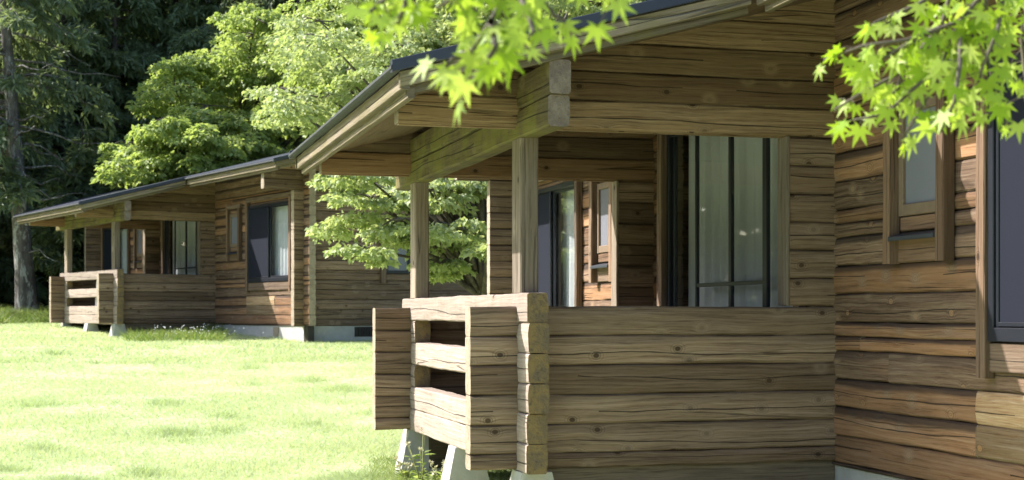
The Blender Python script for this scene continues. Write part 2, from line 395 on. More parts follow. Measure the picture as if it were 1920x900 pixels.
def big_window(root, y0, y1, z0=-.15, z1=1.36):
    "aluminium sliding window on the long wall: insect screen over the half farther from the photograph's eye, glass and curtain on the other"
    ym = (y0+y1)/2+.02; xf = XF-.055
    f = MB(); fw = .05
    for a, b in ((y0, y0+fw), (y1-fw, y1)): box(f, xf, XF+.03, a, b, z0, z1)
    for a, b in ((z0, z0+.075), (z1-fw, z1)): f.log('y', y0+fw-.004, y1-fw+.004, xf-.002, XF+.029, a, b, ch=.004)
    fo = f.build('window', M['frame'], root, BASE)
    s_ = MB()
    box(s_, XF-.005, XF+.022, ym-.025, ym+.025, z0+.07, z1-.045)
    for a, b in ((y0+.045, y0+.085), (y1-.085, y1-.045)): box(s_, XF-.003, XF+.022, a, b, z0+.07, z1-.045)
    for a, b in ((z0+.07, z0+.11), (z1-.08, z1-.045)): s_.log('y', y0+.08, y1-.08, XF-.004, XF+.02, a, b, ch=.003)
    s_.build('sash', M['frame'], fo, BASE)
    p = MB(); p.sheet([(XF+.012, y0+.08, z0+.1), (XF+.012, y1-.08, z0+.1), (XF+.012, y1-.08, z1-.07), (XF+.012, y0+.08, z1-.07)])
    p.build('pane', M['glass'], fo, BASE)
    c = MB(); c.log('y', ym+.01, y1-.04, XF-.03, XF-.022, z0+.08, z1-.05, ch=.001)
    c.build('insect_screen', M['screen'], fo, BASE)
    fr = MB()
    for a, b in ((ym+.0, ym+.03), (y1-.075, y1-.05)): box(fr, XF-.04, XF-.02, a, b, z0+.078, z1-.052)
    fr.log('y', ym+.03, y1-.07, XF-.038, XF-.021, z0+.08, z0+.105, ch=.003)
    fr.build('screen_frame', M['frame'], fo, BASE)
    curtain('curtain', y0+.08, y1-.1, XF+.14, z0+.05, z1-.04, fo, 7)
    t = MB()
    for a, b in ((y0-.075, y0-.004), (y1+.004, y1+.09)):
        t.log('z', z0-.2, z1+.08, XF-.075, XF-.004, a, b, ch=.008, jit=.002)
    t.log('y', y0-.004, y1+.004, XF-.04, XF-.008, z0-.165, z0-.008, ch=.006, jit=.002)
    t.log('y', y0-.1, y1+.1, XF-.06, XF-.006, z1+.084, z1+.17, ch=.006, jit=.002)
    t.build_each('trim_board', M['trim'], fo, BASE)
    return fo

def small_window(root, y0, y1, z0=.585, z1=1.26):
    "narrow wooden awning window between two projecting trim boards"
    f = MB(); sw = .05
    for a, b in ((y0, y0+sw), (y1-sw, y1)): box(f, XF-.03, XF+.03, a, b, z0, z1, ch=.005)
    for a, b in ((z0, z0+.07), (z1-.06, z1)): f.log('y', y0+sw-.002, y1-sw+.002, XF-.028, XF+.028, a, b, ch=.005)
    fo = f.build('small_window', M['sash'], root, BASE)
    p = MB(); p.log('y', y0+.04, y1-.04, XF-.008, XF-.002, z0+.06, z1-.05, ch=.001); p.build('pane', M['frost'], fo, BASE)
    b = MB(); b.log('y', y0+.01, y1-.01, XF-.02, XF+.02, z0-.09, z0-.006, ch=.006); b.log('y', y0-.01, y1+.01, XF-.024, XF+.01, z0-.28, z0-.13, ch=.008)
    b.build_each('apron_board', M['trim'], fo, BASE)
    d = MB(); d.log('y', y0-.01, y1+.01, XF-.095, XF+.0, z0-.128, z0-.1, ch=.004, shear=lambda x, y: (x-XF)*.25); d.build('drip_strip', M['blackstrip'], fo, BASE)
    t = MB()
    for a, c in ((y0-.095, y0-.012), (y1+.012, y1+.095)):
        t.log('z', z0-.285, z1+.1, XF-.085, XF-.004, a, c, ch=.008, jit=.003)
    t.log('y', y0-.12, y1+.12, XF-.07, XF-.006, z1+.103, z1+.18, ch=.006)
    t.build_each('trim_board', M['trim'], fo, BASE)

def make_cabin():
    root = empty('log_cabin', (BASE[0], BASE[1], BASE[2]+Z0), 'large weathered log cabin filling the right, its porch nearest the viewer', 'cabin', 'matching log cabins with lean-to porches')
    U0, V0 = .127, .047                              # course phases along the two wall directions
    bw = [(5.12, 7.09), (2*YC-7.09+.1, 2*YC-5.2+.1)]
    sw = [(7.585, 8.075), (2*YC-8.075, 2*YC-7.585)]
    door = (YC-1.26, YC+1.26)
    holes = [(a, b, -.15, 1.36) for a, b in bw]+[(a, b, .585, 1.26) for a, b in sw]+[(door[0], door[1], -.79, 1.56), (5.9, 7.28, .127-P_*5, .127-P_*3)]
    mb = MB(); wall(mb, 'y', YA-.25, YB+.25, XF, -1.0, 2.06, U0, holes, splits=.6)
    for i in (4, 5):
        mb.log('y', 5.905, 7.276, XF-.004, XF+T-.004, .127-P_*i+.0025, .127-P_*(i-1)-.0025, jit=.004, ch=.011, bulge=.004, mi=2)
        mb.log('y', 5.915, 7.266, XF+.04, XF+T-.04, .127-P_*i-.004, .127-P_*(i-1)+.004, ch=.001, mi=2)
    mb.build('log_wall', [M['wall'], M['cut'], M['fresh']], root, BASE)
    mb = MB(); wall(mb, 'y', YA-.25, YB+.25, XB-T, -1.0, 2.06, U0)
    mb.build('log_wall', [M['panel'], M['cut']], root, BASE)
    gh = [(6.35, 7.35, .0, .85)]
    for yy in (YA, YB-T):
        mb = MB()
        xt = 4.44 if yy == YA else 4.22
        wall(mb, 'x', xt, XB+.4, yy, -1.0, 2.9, V0, gh if yy == YA else (), roof=True, start=lambda a, b: 3.84 if a > 1.42 else xt)
        mb.build('gable_wall', [M['panel'], M['cut']], root, BASE)
    # gable window
    f = MB(); y = YA
    for a, b in ((6.35, 6.4), (6.825, 6.875), (7.3, 7.35)): box(f, a, b, y-.03, y+.03, 0, .85)
    for a, b in ((0, .06), (.8, .85)): f.log('x', 6.398, 7.302, y-.028, y+.028, a, b, ch=.004)
    fo = f.build('window', M['frame'], root, BASE)
    p = MB(); p.log('x', 6.39, 7.31, y-.004, y+.002, .05, .81, ch=.001); p.build('pane', M['frost'], fo, BASE)
    t = MB()
    for a, b in ((6.23, 6.34), (7.36, 7.47)): t.log('z', -.18, .95, a, b, y-.07, y-.004, ch=.008)
    t.build_each('trim_board', M['trim'], fo, BASE)
    # porch end walls: dwarf wall with wing, strip beside the long wall, gable logs over the opening
    for yy in (YN, YF-T):
        mb = MB()
        wall(mb, 'x', 2.162, XF+.02, yy, -.97, V0, V0, jit=.004)
        wall(mb, 'x', 4.31, XF+.02, yy, V0+.003, 1.158, V0, jit=.004)
        mb.build('porch_wall', [M['panel'], M['cut']], root, BASE)
        mb = MB()
        wall(mb, 'x', 1.712, XF+.02, yy, 1.16, 2.1, V0+.006, roof=True, jit=.0035)
        mb.build('porch_gable', [M['gable'], M['cut']], root, BASE)
        mb = MB(); mb.log('z', V0+.006, 1.157, 4.284, 4.308, yy-.006, yy+T+.006, ch=.004, jit=.0015)
        mb.build_each('trim_board', M['post'], root, BASE)
    # railing: alternate logs left out between the corners
    mb = MB(); x0 = 2.463; ya, yb = 8.714, YF+.22
    for i in range(6):
        zb = .127-P_*i; za = zb-P_
        tn = (rnd.uniform(.4, .8), .3, 0, 1)
        kw = dict(jit=.003, ch=.009, bulge=.003, seg=.09, tone=tn)
        d = rnd.uniform(-.006, .006)
        if i in (0, 2, 4, 5): mb.log('y', ya+rnd.uniform(-.012, .012), yb+rnd.uniform(-.02, .02), x0+d, x0+T+d, za+.001, zb-.001, **kw)
        else:
            mb.log('y', ya+rnd.uniform(-.012, .012), YN+T+.1, x0+d, x0+T+d, za+.001, zb-.001, **kw)
            mb.log('y', YF-T-.16, yb+rnd.uniform(-.02, .02), x0+d, x0+T+d, za+.001, zb-.001, **kw)
    mb.build('railing', [M['rail'], M['end']], root, BASE)
    # slanted white brace inside the railing
    mb = MB(); y = 10.42
    mb.prism([(2.62, y-.05, -.8), (2.72, y-.05, -.8), (2.72, y+.28, -.8), (2.62, y+.28, -.8)], [(2.62, y, .06), (2.68, y, .06), (2.68, y+.12, .06), (2.62, y+.12, .06)])
    mb.build('rail_brace', M['white'], root, BASE)
    for a, b in ((YN-.05, YN+.15), (YF-.29, YF-.09)):
        mb = MB(); mb.log('z', .129, 1.088, 2.467, 2.586, a, b, ch=.01, jit=.0015, seg=.1)
        mb.build('post', M['post'], root, BASE)
    mb = MB()
    mb.log('y', 8.27, YF+.55, 2.463, 2.591, 1.087, 1.268, jit=.0025, ch=.014, bulge=.002)
    mb.log('y', 8.25, YF+.56, 2.463, 2.591, 1.271, 1.47, jit=.0025, ch=.012, bulge=.002, clamp=lambda x, y: under(x)+.02)
    mb.build('roof_beam', [M['beam'], M['beam_end']], root, BASE)
    # roof: deck, metal sheet, boards
    y0, y1 = 8.2, YF+.55                      # porch roof
    m0, m1 = YA-.8, YB+.8                     # main roof
    deck = MB()
    def slab(mb, xa, xb, ya_, yb_, lo, hi, mi=0):
        mb.prism([(xa, ya_, zl(xa)+lo), (xb, ya_, zl(xb)+lo), (xb, yb_, zl(xb)+lo), (xa, yb_, zl(xa)+lo)],
                 [(xa, ya_, zl(xa)+hi), (xb, ya_, zl(xb)+hi), (xb, yb_, zl(xb)+hi), (xa, yb_, zl(xa)+hi)], mi)
    slab(deck, 1.70, 3.798, y0+.05, y1-.05, .055, .13)
    slab(deck, 3.80, XR, m0+.05, m1-.05, .055, .13)
    slab(deck, XR, 2*XR-3.8, m0+.05, m1-.05, .055, .13)
    ro = deck.build('roof', M['soffit'], root, BASE)
    sh = MB()
    slab(sh, 1.56, 3.70, y0-.02, y1+.02, .165, .2)
    slab(sh, 3.702, XR, m0-.02, m1+.02, .165, .2)
    slab(sh, XR, 2*XR-3.7, m0-.02, m1+.02, .165, .2)
    sh.build('metal_sheet', M['metal'], ro, BASE)
    def rake(yy, out, xa, xb, flip=False):
        "two stepped boards and a metal edge along a sloping roof end; out = -1 faces the photograph"
        dz = lambda x, y: zl(x)
        b1 = MB(); b1.log('x', xa+.045, xb, min(yy, yy-out*.045), max(yy, yy-out*.045), .05, .142, ch=.006, shear=dz, jit=.0015)
        b1.log('x', xa+.09, xb, min(yy-out*.04, yy-out*.08), max(yy-out*.04, yy-out*.08), 0, .068, ch=.006, shear=dz, jit=.0015)
        b1.build('rake_board', M['fascia'], ro, BASE)
        b2 = MB(); b2.log('x', xa-.005, xb, min(yy+out*.03, yy-out*.03), max(yy+out*.03, yy-out*.03), .144, .212, ch=.004, shear=dz)
        b2.build('roof_edge_strip', M['metal'], ro, BASE)
    rake(y0, -1, 1.535, 3.70); rake(y1, 1, 1.535, 3.70)
    def rakeB(yy, out):
        rake(yy, out, 3.675, XR); 
        dz = lambda x, y: zl(x)
        b1 = MB(); b1.log('x', XR, 2*XR-3.72, min(yy, yy-out*.045), max(yy, yy-out*.045), .05, .142, ch=.006, shear=dz)
        b1.build('rake_board', M['fascia'], ro, BASE)
        b2 = MB(); b2.log('x', XR, 2*XR-3.67, min(yy+out*.03, yy-out*.03), max(yy+out*.03, yy-out*.03), .144, .212, ch=.004, shear=dz)
        b2.build('roof_edge_strip', M['metal'], ro, BASE)
    rakeB(m0, -1); rakeB(m1, 1)
    def eave(xe, ya_, yb_):
        z = zl(xe+.12)
        b = MB(); b.log('y', ya_, yb_, xe+.055, xe+.10, z+.02, z+.125, ch=.006, jit=.0015)
        b.log('y', ya_+.03, yb_-.03, xe+.095, xe+.135, z-.025, z+.055, ch=.006, jit=.0015)
        b.build('fascia', M['fascia'], ro, BASE)
        g_ = MB(); g_.log('y', ya_-.03, yb_+.03, xe-.012, xe+.05, z+.118, z+.155, ch=.012)
        g_.build('eave_edge', M['gutter'], ro, BASE)
    eave(1.535, y0+.003, y1-.003); eave(3.68, m0+.003, y0-.0); eave(3.68, y1, m1-.003)
    # glazed sliding door at the back of the porch
    d = MB(); a, b = door; x = XF
    ts = [a, a+.06, YC-.63, YC, YC+.65, b-.06, b]
    for q, w in ((a+.025, .05), (b-.025, .05)): box(d, x-.02, x+.06, q-w/2, q+w/2, -.79, 1.56)
    d.log('y', a+.05, b-.05, x-.018, x+.058, 1.5, 1.56, ch=.004); d.log('y', a+.05, b-.05, x-.018, x+.058, -.79, -.74, ch=.004)
    fo = d.build('glass_door', M['frame'], root, BASE)
    s_ = MB()
    for q, w, dx in ((YC-.66, .075, 0), (YC, .05, .012), (YC+.66, .03, 0.0), (a+.08, .05, .012), (b-.08, .05, .012)): box(s_, x+dx, x+dx+.03, q-w/2, q+w/2, -.74, 1.5)
    s_.log('y', YC-.62, YC+.65, x+.004, x+.028, .215, .245, ch=.003)
    s_.log('y', a+.05, b-.05, x+.004, x+.03, -.74, -.66, ch=.003)
    s_.build('sash', M['frame'], fo, BASE)
    p = MB(); p.sheet([(x+.02, a+.05, -.7), (x+.02, b-.05, -.7), (x+.02, b-.05, 1.51), (x+.02, a+.05, 1.51)]); p.build('pane', M['glass'], fo, BASE)
    curtain('curtain', a+.08, b-.1, x+.145, -.76, 1.54, fo, 6)
    t = MB()
    t.log('z', -.79, 1.68, x-.07, x-.004, b+.004, b+.11, ch=.006, jit=.002); t.log('z', -.79, 1.68, x-.07, x-.004, a-.11, a-.004, ch=.006, jit=.002)
    t.log('y', a-.003, b+.003, x-.05, x-.005, 1.565, 1.66, ch=.006)
    t.build_each('trim_board', M['trim'], fo, BASE)
    for a, b in bw: big_window(root, a, b)
    for a, b in sw: small_window(root, a, b)
    # floor, foundation, piers
    mb = MB(); n = 14
    for i in range(n):
        xa = 2.6+(XF-2.6)*i/n; mb.log('y', YN+T+.005, YF-T-.005, xa+.002, xa+(XF-2.6)/n-.002, -.84, -.80, ch=.004)
    mb.build('porch_floor', M['floor'], root, BASE)
    mb = MB()
    for xa in (2.72, 3.6): mb.log('y', YN+.2, YF-.2, xa, xa+.1, -1.0, -.845, ch=.006)
    mb.build_each('floor_joist', M['rail'], root, BASE)
    for yy in (YN+.03, YF-.15):
        mb = MB(); mb.log('x', 2.62, XF+.015, yy, yy+.08, -1.3, -.962, ch=.008, jit=.003)
        mb.build('floor_beam', M['floor'], root, BASE)
    mb = MB(); box(mb, XF+.02, XB-.02, YA+.022, YB-.022, -2.3, -1.003, ch=.01)
    fo = mb.build('foundation', M['concrete'], root, BASE)
    v = MB(); box(v, XF+.0, XF+.03, 5.75, 5.98, -1.2, -1.03); v.build('vent', M['vent'], fo, BASE)
    v = MB()
    for k in range(9): box(v, 5.72+k*.06, 5.75+k*.06, YA+.005, YA+.024, -1.2, -1.03)
    box(v, 5.7, 6.26, YA+.0215, YA+.0235, -1.21, -1.02); v.build('vent', M['darkmetal'], fo, BASE)
    v = MB(); box(v, XF-.0, XF+.14, YA-.17, YA-.01, -1.35, -1.004); v.build('corner_bracket', M['darkmetal'], fo, BASE)
    mb = MB(); box(mb, 2.62, 3.6, 9.35, 9.65, -1.75, -1.19, ch=.015); mb.build('step_slab', M['concrete'], root, BASE)
    for yq in (8.92, 10.72, YF+.0):
        mb = MB(); xa = 2.527
        mb.prism([(xa-.24, yq-.17, -1.75), (xa+.3, yq-.17, -1.75), (xa+.3, yq+.17, -1.75), (xa-.24, yq+.17, -1.75)],
                 [(xa-.075, yq-.11, -.976), (xa+.12, yq-.11, -.976), (xa+.12, yq+.11, -.976), (xa-.075, yq+.11, -.976)])
        mb.build('pier', M['concrete'], root, BASE)
    mb = MB(); box(mb, XF+T+.01, XB-T-.01, YA+T+.01, YB-T-.01, -.82, -.78, ch=.002); box(mb, XF+3, XF+3.1, YA+T+.01, YB-T-.01, -.77, 2.2, ch=.002)
    mb.build('room_floor', M['inside'], root, BASE)
    return root
cabin = make_cabin()
def copy_tree(o, parent=None):
    c = o.copy(); C.objects.link(c); c.parent = parent
    for ch in list(o.children): copy_tree(ch, c)
    return c
far = copy_tree(cabin)
far['label'] = 'smaller looking log cabin farther back across the lawn, its porch left'
PH = .3103; TX, TY = .52, 21.98
c_, s_ = math.cos(PH), math.sin(PH)
far.location = (BASE[0]*c_-BASE[1]*s_+TX, BASE[0]*s_+BASE[1]*c_+TY, BASE[2]+Z0+.77)
far.rotation_euler = (0, 0, PH)

# ------------------------------------------------------------------ vegetation
def npmesh(name, V, F, tone, mat, parent=None, loc=(0, 0, 0), uvless=True):
    "V (n,3), F (m,k), tone (m,2) per face"
    me = bpy.data.meshes.new(name); n, k = len(F), F.shape[1]
    V = V-np.array(loc)
    me.vertices.add(len(V)); me.vertices.foreach_set('co', V.astype('f').ravel())
    me.loops.add(n*k); me.loops.foreach_set('vertex_index', F.astype('i').ravel())
    me.polygons.add(n); me.polygons.foreach_set('loop_start', np.arange(0, n*k, k, dtype='i'))
    me.update(calc_edges=True)
    ca = me.color_attributes.new('tone', 'FLOAT_COLOR', 'CORNER')
    t = np.ones((n, k, 4), 'f'); t[:, :, 0] = tone[:, 0:1]; t[:, :, 1] = tone[:, 1:2]
    ca.data.foreach_set('color', t.ravel())
    me.materials.append(mat); me.validate()
    o = bpy.data.objects.new(name, me); C.objects.link(o); o.parent = parent
    if parent is None: o.location = loc
    return o
R = np.random.default_rng(11)
def diamonds(P, D, N, ln, wd, fold=.25):
    "leaf quads at P pointing along D with face normal near N"
    D = D/np.linalg.norm(D, axis=1, keepdims=True); S = np.cross(D, N); S /= np.linalg.norm(S, axis=1, keepdims=True)+1e-9
    Nn = np.cross(S, D)
    ln = ln[:, None]; wd = wd[:, None]
    a = P; b = P+D*ln*.45+S*wd*.5+Nn*wd*fold; c = P+D*ln; d = P+D*ln*.45-S*wd*.5+Nn*wd*fold
    V = np.stack([a, b, c, d], 1).reshape(-1, 3); F = np.arange(len(V)).reshape(-1, 4)
    return V, F
def tubes(name, paths, mat, parent, loc, sides=6):
    mb = MB()
    for pts, rads in paths:
        pts = [Vector(p) for p in pts]; base = len(mb.v)
        for i, p in enumerate(pts):
            t = (pts[min(i+1, len(pts)-1)]-pts[max(i-1, 0)]).normalized()
            a = t.cross(Vector((.31, .92, .2))).normalized(); b = t.cross(a)
            for j in range(sides):
                an = 6.2832*j/sides; q = p+(a*math.cos(an)+b*math.sin(an))*rads[i]; mb.v.append(list(q))
        for i in range(len(pts)-1):
            for j in range(sides):
                x = base+i*sides+j; y = base+i*sides+(j+1) % sides
                mb.face((x, y, y+sides, x+sides), [(0, 0)]*4, (.5, .5, .5, 1))
        mb.face(tuple(base+(len(pts)-1)*sides+j for j in range(sides)), [(0, 0)]*sides, (.5, .5, .5, 1))
    return mb.build(name, mat, parent, loc, True, recalc=True)
BK = {'grey': bark('grey_bark', (.07, .06, .055), (.17, .15, .135), (.42, .42, .4), .75),
      'dark': bark('dark_bark', (.03, .025, .022), (.075, .063, .055), (.15, .14, .12), .25),
      'maple': bark('maple_bark', (.05, .042, .032), (.12, .1, .075), (.2, .2, .16), .4),
      'twig': plain('twig_bark', (.1, .085, .06), .8, .2, 20)}
LF = {'con1': leaf('conifer_needles', (.12, .165, .085), (.27, .34, .17), (.18, .23, .15), .5),
      'con3': leaf('painted_lit_needles', (.15, .21, .11), (.3, .39, .21), (.2, .27, .18), .5),  # lighter copy of the conifer needles, soft light painted into the green
      'con2': leaf('far_needles', (.13, .18, .1), (.25, .33, .18), None, .6),
      'maple': leaf('spring_leaves', (.2, .29, .075), (.37, .47, .16), (.5, .57, .26), .55),
      'pale': leaf('pale_leaves', (.25, .33, .12), (.42, .5, .24), (.6, .64, .44), .45),
      'fore': leaf('backlit_leaves', (.24, .38, .025), (.4, .54, .06), (.6, .66, .25), .55, .35)}

def conifer(px, d, h, label, zlo=1.2, spread=3.2, dens=1., lean=0., rad=.24, mat='con1', bk='dark', group=None, dead=0, trunk_to=None):
    b = cw(px, 588, d); b.z = float(ground_z(b.x, b.y))-.1
    root = empty('conifer_tree', b, label, 'tree', group)
    lx = cr(lean, 0); axis = lambda z: Vector((b.x+lx.x*z/h, b.y+lx.y*z/h, b.z+z))
    paths = [([axis(h*i/10) for i in range(11)], [rad*(1.25 if i == 0 else 1)*(1-.88*i/10) for i in range(11)])]
    Ps, Ds, Ns, Ls, Ws, Ts = [], [], [], [], [], []
    z = zlo
    while z < h-.3:
        f = (z-zlo)/(h-zlo); L0 = spread*(1-f)**.75*(.6+.4*min(1, f*5+.4))+.25
        for k in range(rnd.choice((3, 4, 4, 5))):
            an = rnd.uniform(0, 6.283); L = L0*rnd.uniform(.6, 1.15)
            if rnd.random() < .08: continue
            st = axis(z+rnd.uniform(-.2, .2)); dr = Vector((math.cos(an), math.sin(an), 0))
            up = rnd.uniform(.05, .35); dp = rnd.uniform(.16, .34)
            pts = []
            for i in range(6):
                t = i/5; pts.append(st+dr*L*t+Vector((0, 0, L*(up*t-dp*2*t*t))))
            paths.append((pts, [max(.006, rad*.16*(1-i/5.4)*(L/3+.3)) for i in range(6)]))
            nt_ = max(6, int(26*L*dens))
            tt = R.uniform(.12, 1, nt_)**.75
            base = np.array([pts[min(5, int(t*5))].lerp(pts[min(5, int(t*5)+1)], t*5-int(t*5)) if t < 1 else pts[5] for t in tt])
            side = np.array([-dr.y, dr.x, 0]); sgn = R.choice([-1, 1], nt_)
            tl = (1-tt*.75)*L*.33*R.uniform(.5, 1.1, nt_)+.12
            tdir = side[None]*sgn[:, None]*R.uniform(.5, 1, nt_)[:, None]+np.array(dr)[None]*R.uniform(.2, .9, nt_)[:, None]; tdir[:, 2] -= R.uniform(.05, .7, nt_)
            m = 12
            for q in range(m):
                fr_ = (q+R.uniform(0, 1, nt_))/m
                p = base+tdir*(tl*fr_)[:, None]; p[:, 2] -= (fr_**2)*tl*.35
                p += R.normal(0, .03, p.shape)
                dd = tdir*.5+R.normal(0, .35, p.shape); dd[:, 2] -= R.uniform(.0, .7, nt_)
                Ps.append(p); Ds.append(dd); Ns.append(np.array([0, 0, 1])+R.normal(0, .5, p.shape))
                Ls.append(R.uniform(.16, .34, nt_)); Ws.append(R.uniform(.045, .095, nt_))
                Ts.append(np.stack([np.clip(R.normal(.45, .22, nt_)+rnd.uniform(-.2, .2), 0, 1), R.uniform(0, 1, nt_)], 1))
        z += rnd.uniform(.32, .5)
    for k in range(dead):
        z = rnd.uniform(1.5, 7.5); an = rnd.uniform(-1.2, 1.2)-TH; L = rnd.uniform(1.2, 3.4)
        st = axis(z); dr = Vector((math.cos(an), math.sin(an), 0)); pts = [st]
        for i in range(1, 7): pts.append(pts[-1]+dr*L/6+Vector((rnd.uniform(-.08, .08), rnd.uniform(-.08, .08), rnd.uniform(-.22, .12))))
        paths.append((pts, [.035*(1-i/7) for i in range(7)]))
    V, F = diamonds(np.concatenate(Ps), np.concatenate(Ds), np.concatenate(Ns), np.concatenate(Ls), np.concatenate(Ws))
    tubes('trunk', paths, BK[bk], root, b, 7)
    npmesh('crown', V, F, np.concatenate(Ts), LF[mat], root, tuple(b))
    return root

def broadleaf(name, base, h, clumps, label, mat, leafsize, per, trunk_r=.16, flat=.3, droop=.35, group=None, bk='maple', sub=7):
    """clumps: (x, y, z, radius). Every clump is a spray: sub-pads of leaves round the end of a limb."""
    b = Vector(base); root = empty(name, b, label, 'tree', group)
    top = Vector((b.x+.15, b.y, b.z+h*.45))
    paths = [([b, b.lerp(top, .35)+Vector((.08, .03, 0)), b.lerp(top, .7), top], [trunk_r*1.2, trunk_r, trunk_r*.85, trunk_r*.7])]
    Ps, Ds, Ns, Ls, Ws, Ts = [], [], [], [], [], []
    for (x, y, z, r) in clumps:
        c = Vector((x, y, z)); hub = b.lerp(top, min(1, max(.35, (z-b.z)/h*.8)))
        mid = hub.lerp(c, .5)+Vector((0, 0, .25*r+rnd.uniform(-.1, .3)))
        paths.append(([hub, hub.lerp(mid, .6), mid, mid.lerp(c, .6), c], [trunk_r*.4, trunk_r*.3, trunk_r*.22, trunk_r*.14, .012]))
        ct = rnd.uniform(-.14, .14)
        for k in range(sub):
            an = rnd.uniform(0, 6.283); rr = r*math.sqrt(rnd.random())*.85
            pc = np.array([x+rr*math.cos(an), y+rr*math.sin(an), z-droop*rr*rr/r+rnd.uniform(-.22, .22)*r])
            paths.append(([c, c.lerp(Vector(pc), .5)+Vector((0, 0, .05)), Vector(pc)], [.014, .01, .004]))
            pr = r*rnd.uniform(.3, .5); n = int(per*rnd.uniform(.7, 1.3))
            a = R.uniform(0, 6.283, n); q = pr*np.sqrt(R.uniform(0, 1, n))
            lp = np.stack([pc[0]+q*np.cos(a), pc[1]+q*np.sin(a), pc[2]-droop*1.3*q*q/pr+R.normal(0, flat*pr*.3, n)], 1)
            out = np.stack([np.cos(a), np.sin(a), -.35-.4*q/pr], 1)+R.normal(0, .45, (n, 3))
            Ps.append(lp); Ds.append(out); Ns.append(np.array([-.25, .1, .9])+R.normal(0, .65, (n, 3)))
            sz = leafsize*R.uniform(.65, 1.3, n); Ls.append(sz); Ws.append(sz*R.uniform(.5, .8, n))
            Ts.append(np.stack([np.clip(R.normal(.5, .2, n)+ct, 0, 1), np.clip(R.normal(.25, .3, n), 0, 1)], 1))
    V, F = diamonds(np.concatenate(Ps), np.concatenate(Ds), np.concatenate(Ns), np.concatenate(Ls), np.concatenate(Ws))
    tubes('trunk', paths, BK[bk], root, b, 6)
    npmesh('crown', V, F, np.concatenate(Ts), LF[mat], root, tuple(b))
    return root

def pxclumps(regions, n, d0, d1, r0, r1, seed):
    "clump centres spread inside image-plane outlines at real depths"
    q = random.Random(seed); out = []
    def inside(x, y, poly):
        k = False
        for (xa, ya), (xb, yb) in zip(poly, poly[1:]+poly[:1]):
            if (ya > y) != (yb > y) and x < (xb-xa)*(y-ya)/(yb-ya)+xa: k = not k
        return k
    xs = [p[0] for p in regions]; ys = [p[1] for p in regions]
    while len(out) < n:
        x, y = q.uniform(min(xs), max(xs)), q.uniform(min(ys), max(ys))
        if not inside(x, y, regions): continue
        d = q.uniform(d0, d1); p = cw(x, y, d); r = q.uniform(r0, r1)
        out.append((p.x, p.y, p.z, r))
    return out

def gbase(px, d):
    p = cw(px, 588, d); p.z = float(ground_z(p.x, p.y))-.08; return p

# dark conifers
conifer(52, 37.5, 12, 'tall conifer with pale flecked trunk at the left edge of the lawn', zlo=3.6, spread=2.7, dens=.5, lean=-.9, rad=.27, bk='grey', dead=16)
G = 'dark conifers in the forest behind the lawn'
LB = 'dark conifer standing in the shaded forest behind the cabins'
for px, d, h, zz, sp in [(-190, 42, 14, 1.5, 3.4), (-60, 45, 15, 1, 3.4), (120, 47.5, 14, 2.2, 3.2), (215, 49, 14, .6, 3.4), (330, 50.5, 15, 2., 3.6), (440, 50, 16, 1., 3.8),
                         (560, 48, 17, 1.5, 3.8), (40, 50, 16, 1, 3.8), (270, 51, 18, 1.5, 4), (690, 50, 17, 1, 4), (820, 52, 18, 1, 4), (160, 56, 18, .8, 4.2), (390, 58, 19, .8, 4.4), (960, 55, 19, 1, 4.2), (-120, 55, 17, .8, 4), (1110, 56, 19, 1, 4.2), (1270, 56, 19, 1, 4.2)]:
    conifer(px, d, h, LB, zlo=zz, spread=sp, dens=.75 if d < 51 else .45, rad=.22, mat='con3' if px in (215, 330, 440, 270, 390, 160) else 'con1' if d < 51 else 'con2', group=G)
# far woodland mass
def woodland():
    n = 190000
    an = np.where(R.uniform(0, 1, n) < .32, R.uniform(-.5, .5, n), np.where(R.uniform(0, 1, n) < .4, R.uniform(-1.9, -.5, n), R.uniform(-3.1416, 3.1416, n))); q = R.uniform(60, 78, n)*np.where(np.abs(an) > .6, .9, 1)
    d = q*np.cos(an); r = q*np.sin(an)
    z = R.uniform(0, 1, n)**.9*(19-4*(np.abs(an) > .6))
    X = d*SN+r*CS; Y = d*CS-r*SN
    P = np.stack([X, Y, ground_z(X, Y)-.2+z], 1)
    D = R.normal(0, .7, (n, 3)); D[:, 2] -= .5
    V, F = diamonds(P, D, np.array([0, 0, 1.])+R.normal(0, .6, (n, 3)), R.uniform(.7, 1.7, n), R.uniform(.35, .8, n))
    o = npmesh('far_woodland', V, F, np.stack([R.uniform(0, .8, n), R.uniform(0, 1, n)], 1), LF['con2'], None)
    o['kind'] = 'stuff'
woodland()
# young conifer at the forest edge
conifer(395/2.57, 39.5, 5.2, 'young bushy conifer at the forest edge beside the pale trunk', zlo=.5, spread=1.5, dens=1.2, rad=.08)

# layered maple behind the far cabin
poly = [(215, 290), (330, 205), (275, 170), (340, 120), (370, 40), (480, 15), (600, 40), (640, 200), (560, 300), (420, 330), (260, 330)]
cl = pxclumps(poly, 66, 36.5, 41.5, .75, 1.25, 3)
cl += pxclumps([(205, 305), (225, 255), (300, 215), (400, 210), (530, 240), (540, 300), (300, 330)], 26, 33.8, 36, .6, .95, 21)
broadleaf('maple_tree', gbase(410, 42.5), 9, cl, 'bright green layered tree rising behind the far cabin roof', 'maple', .125, 130, trunk_r=.17, droop=.38)
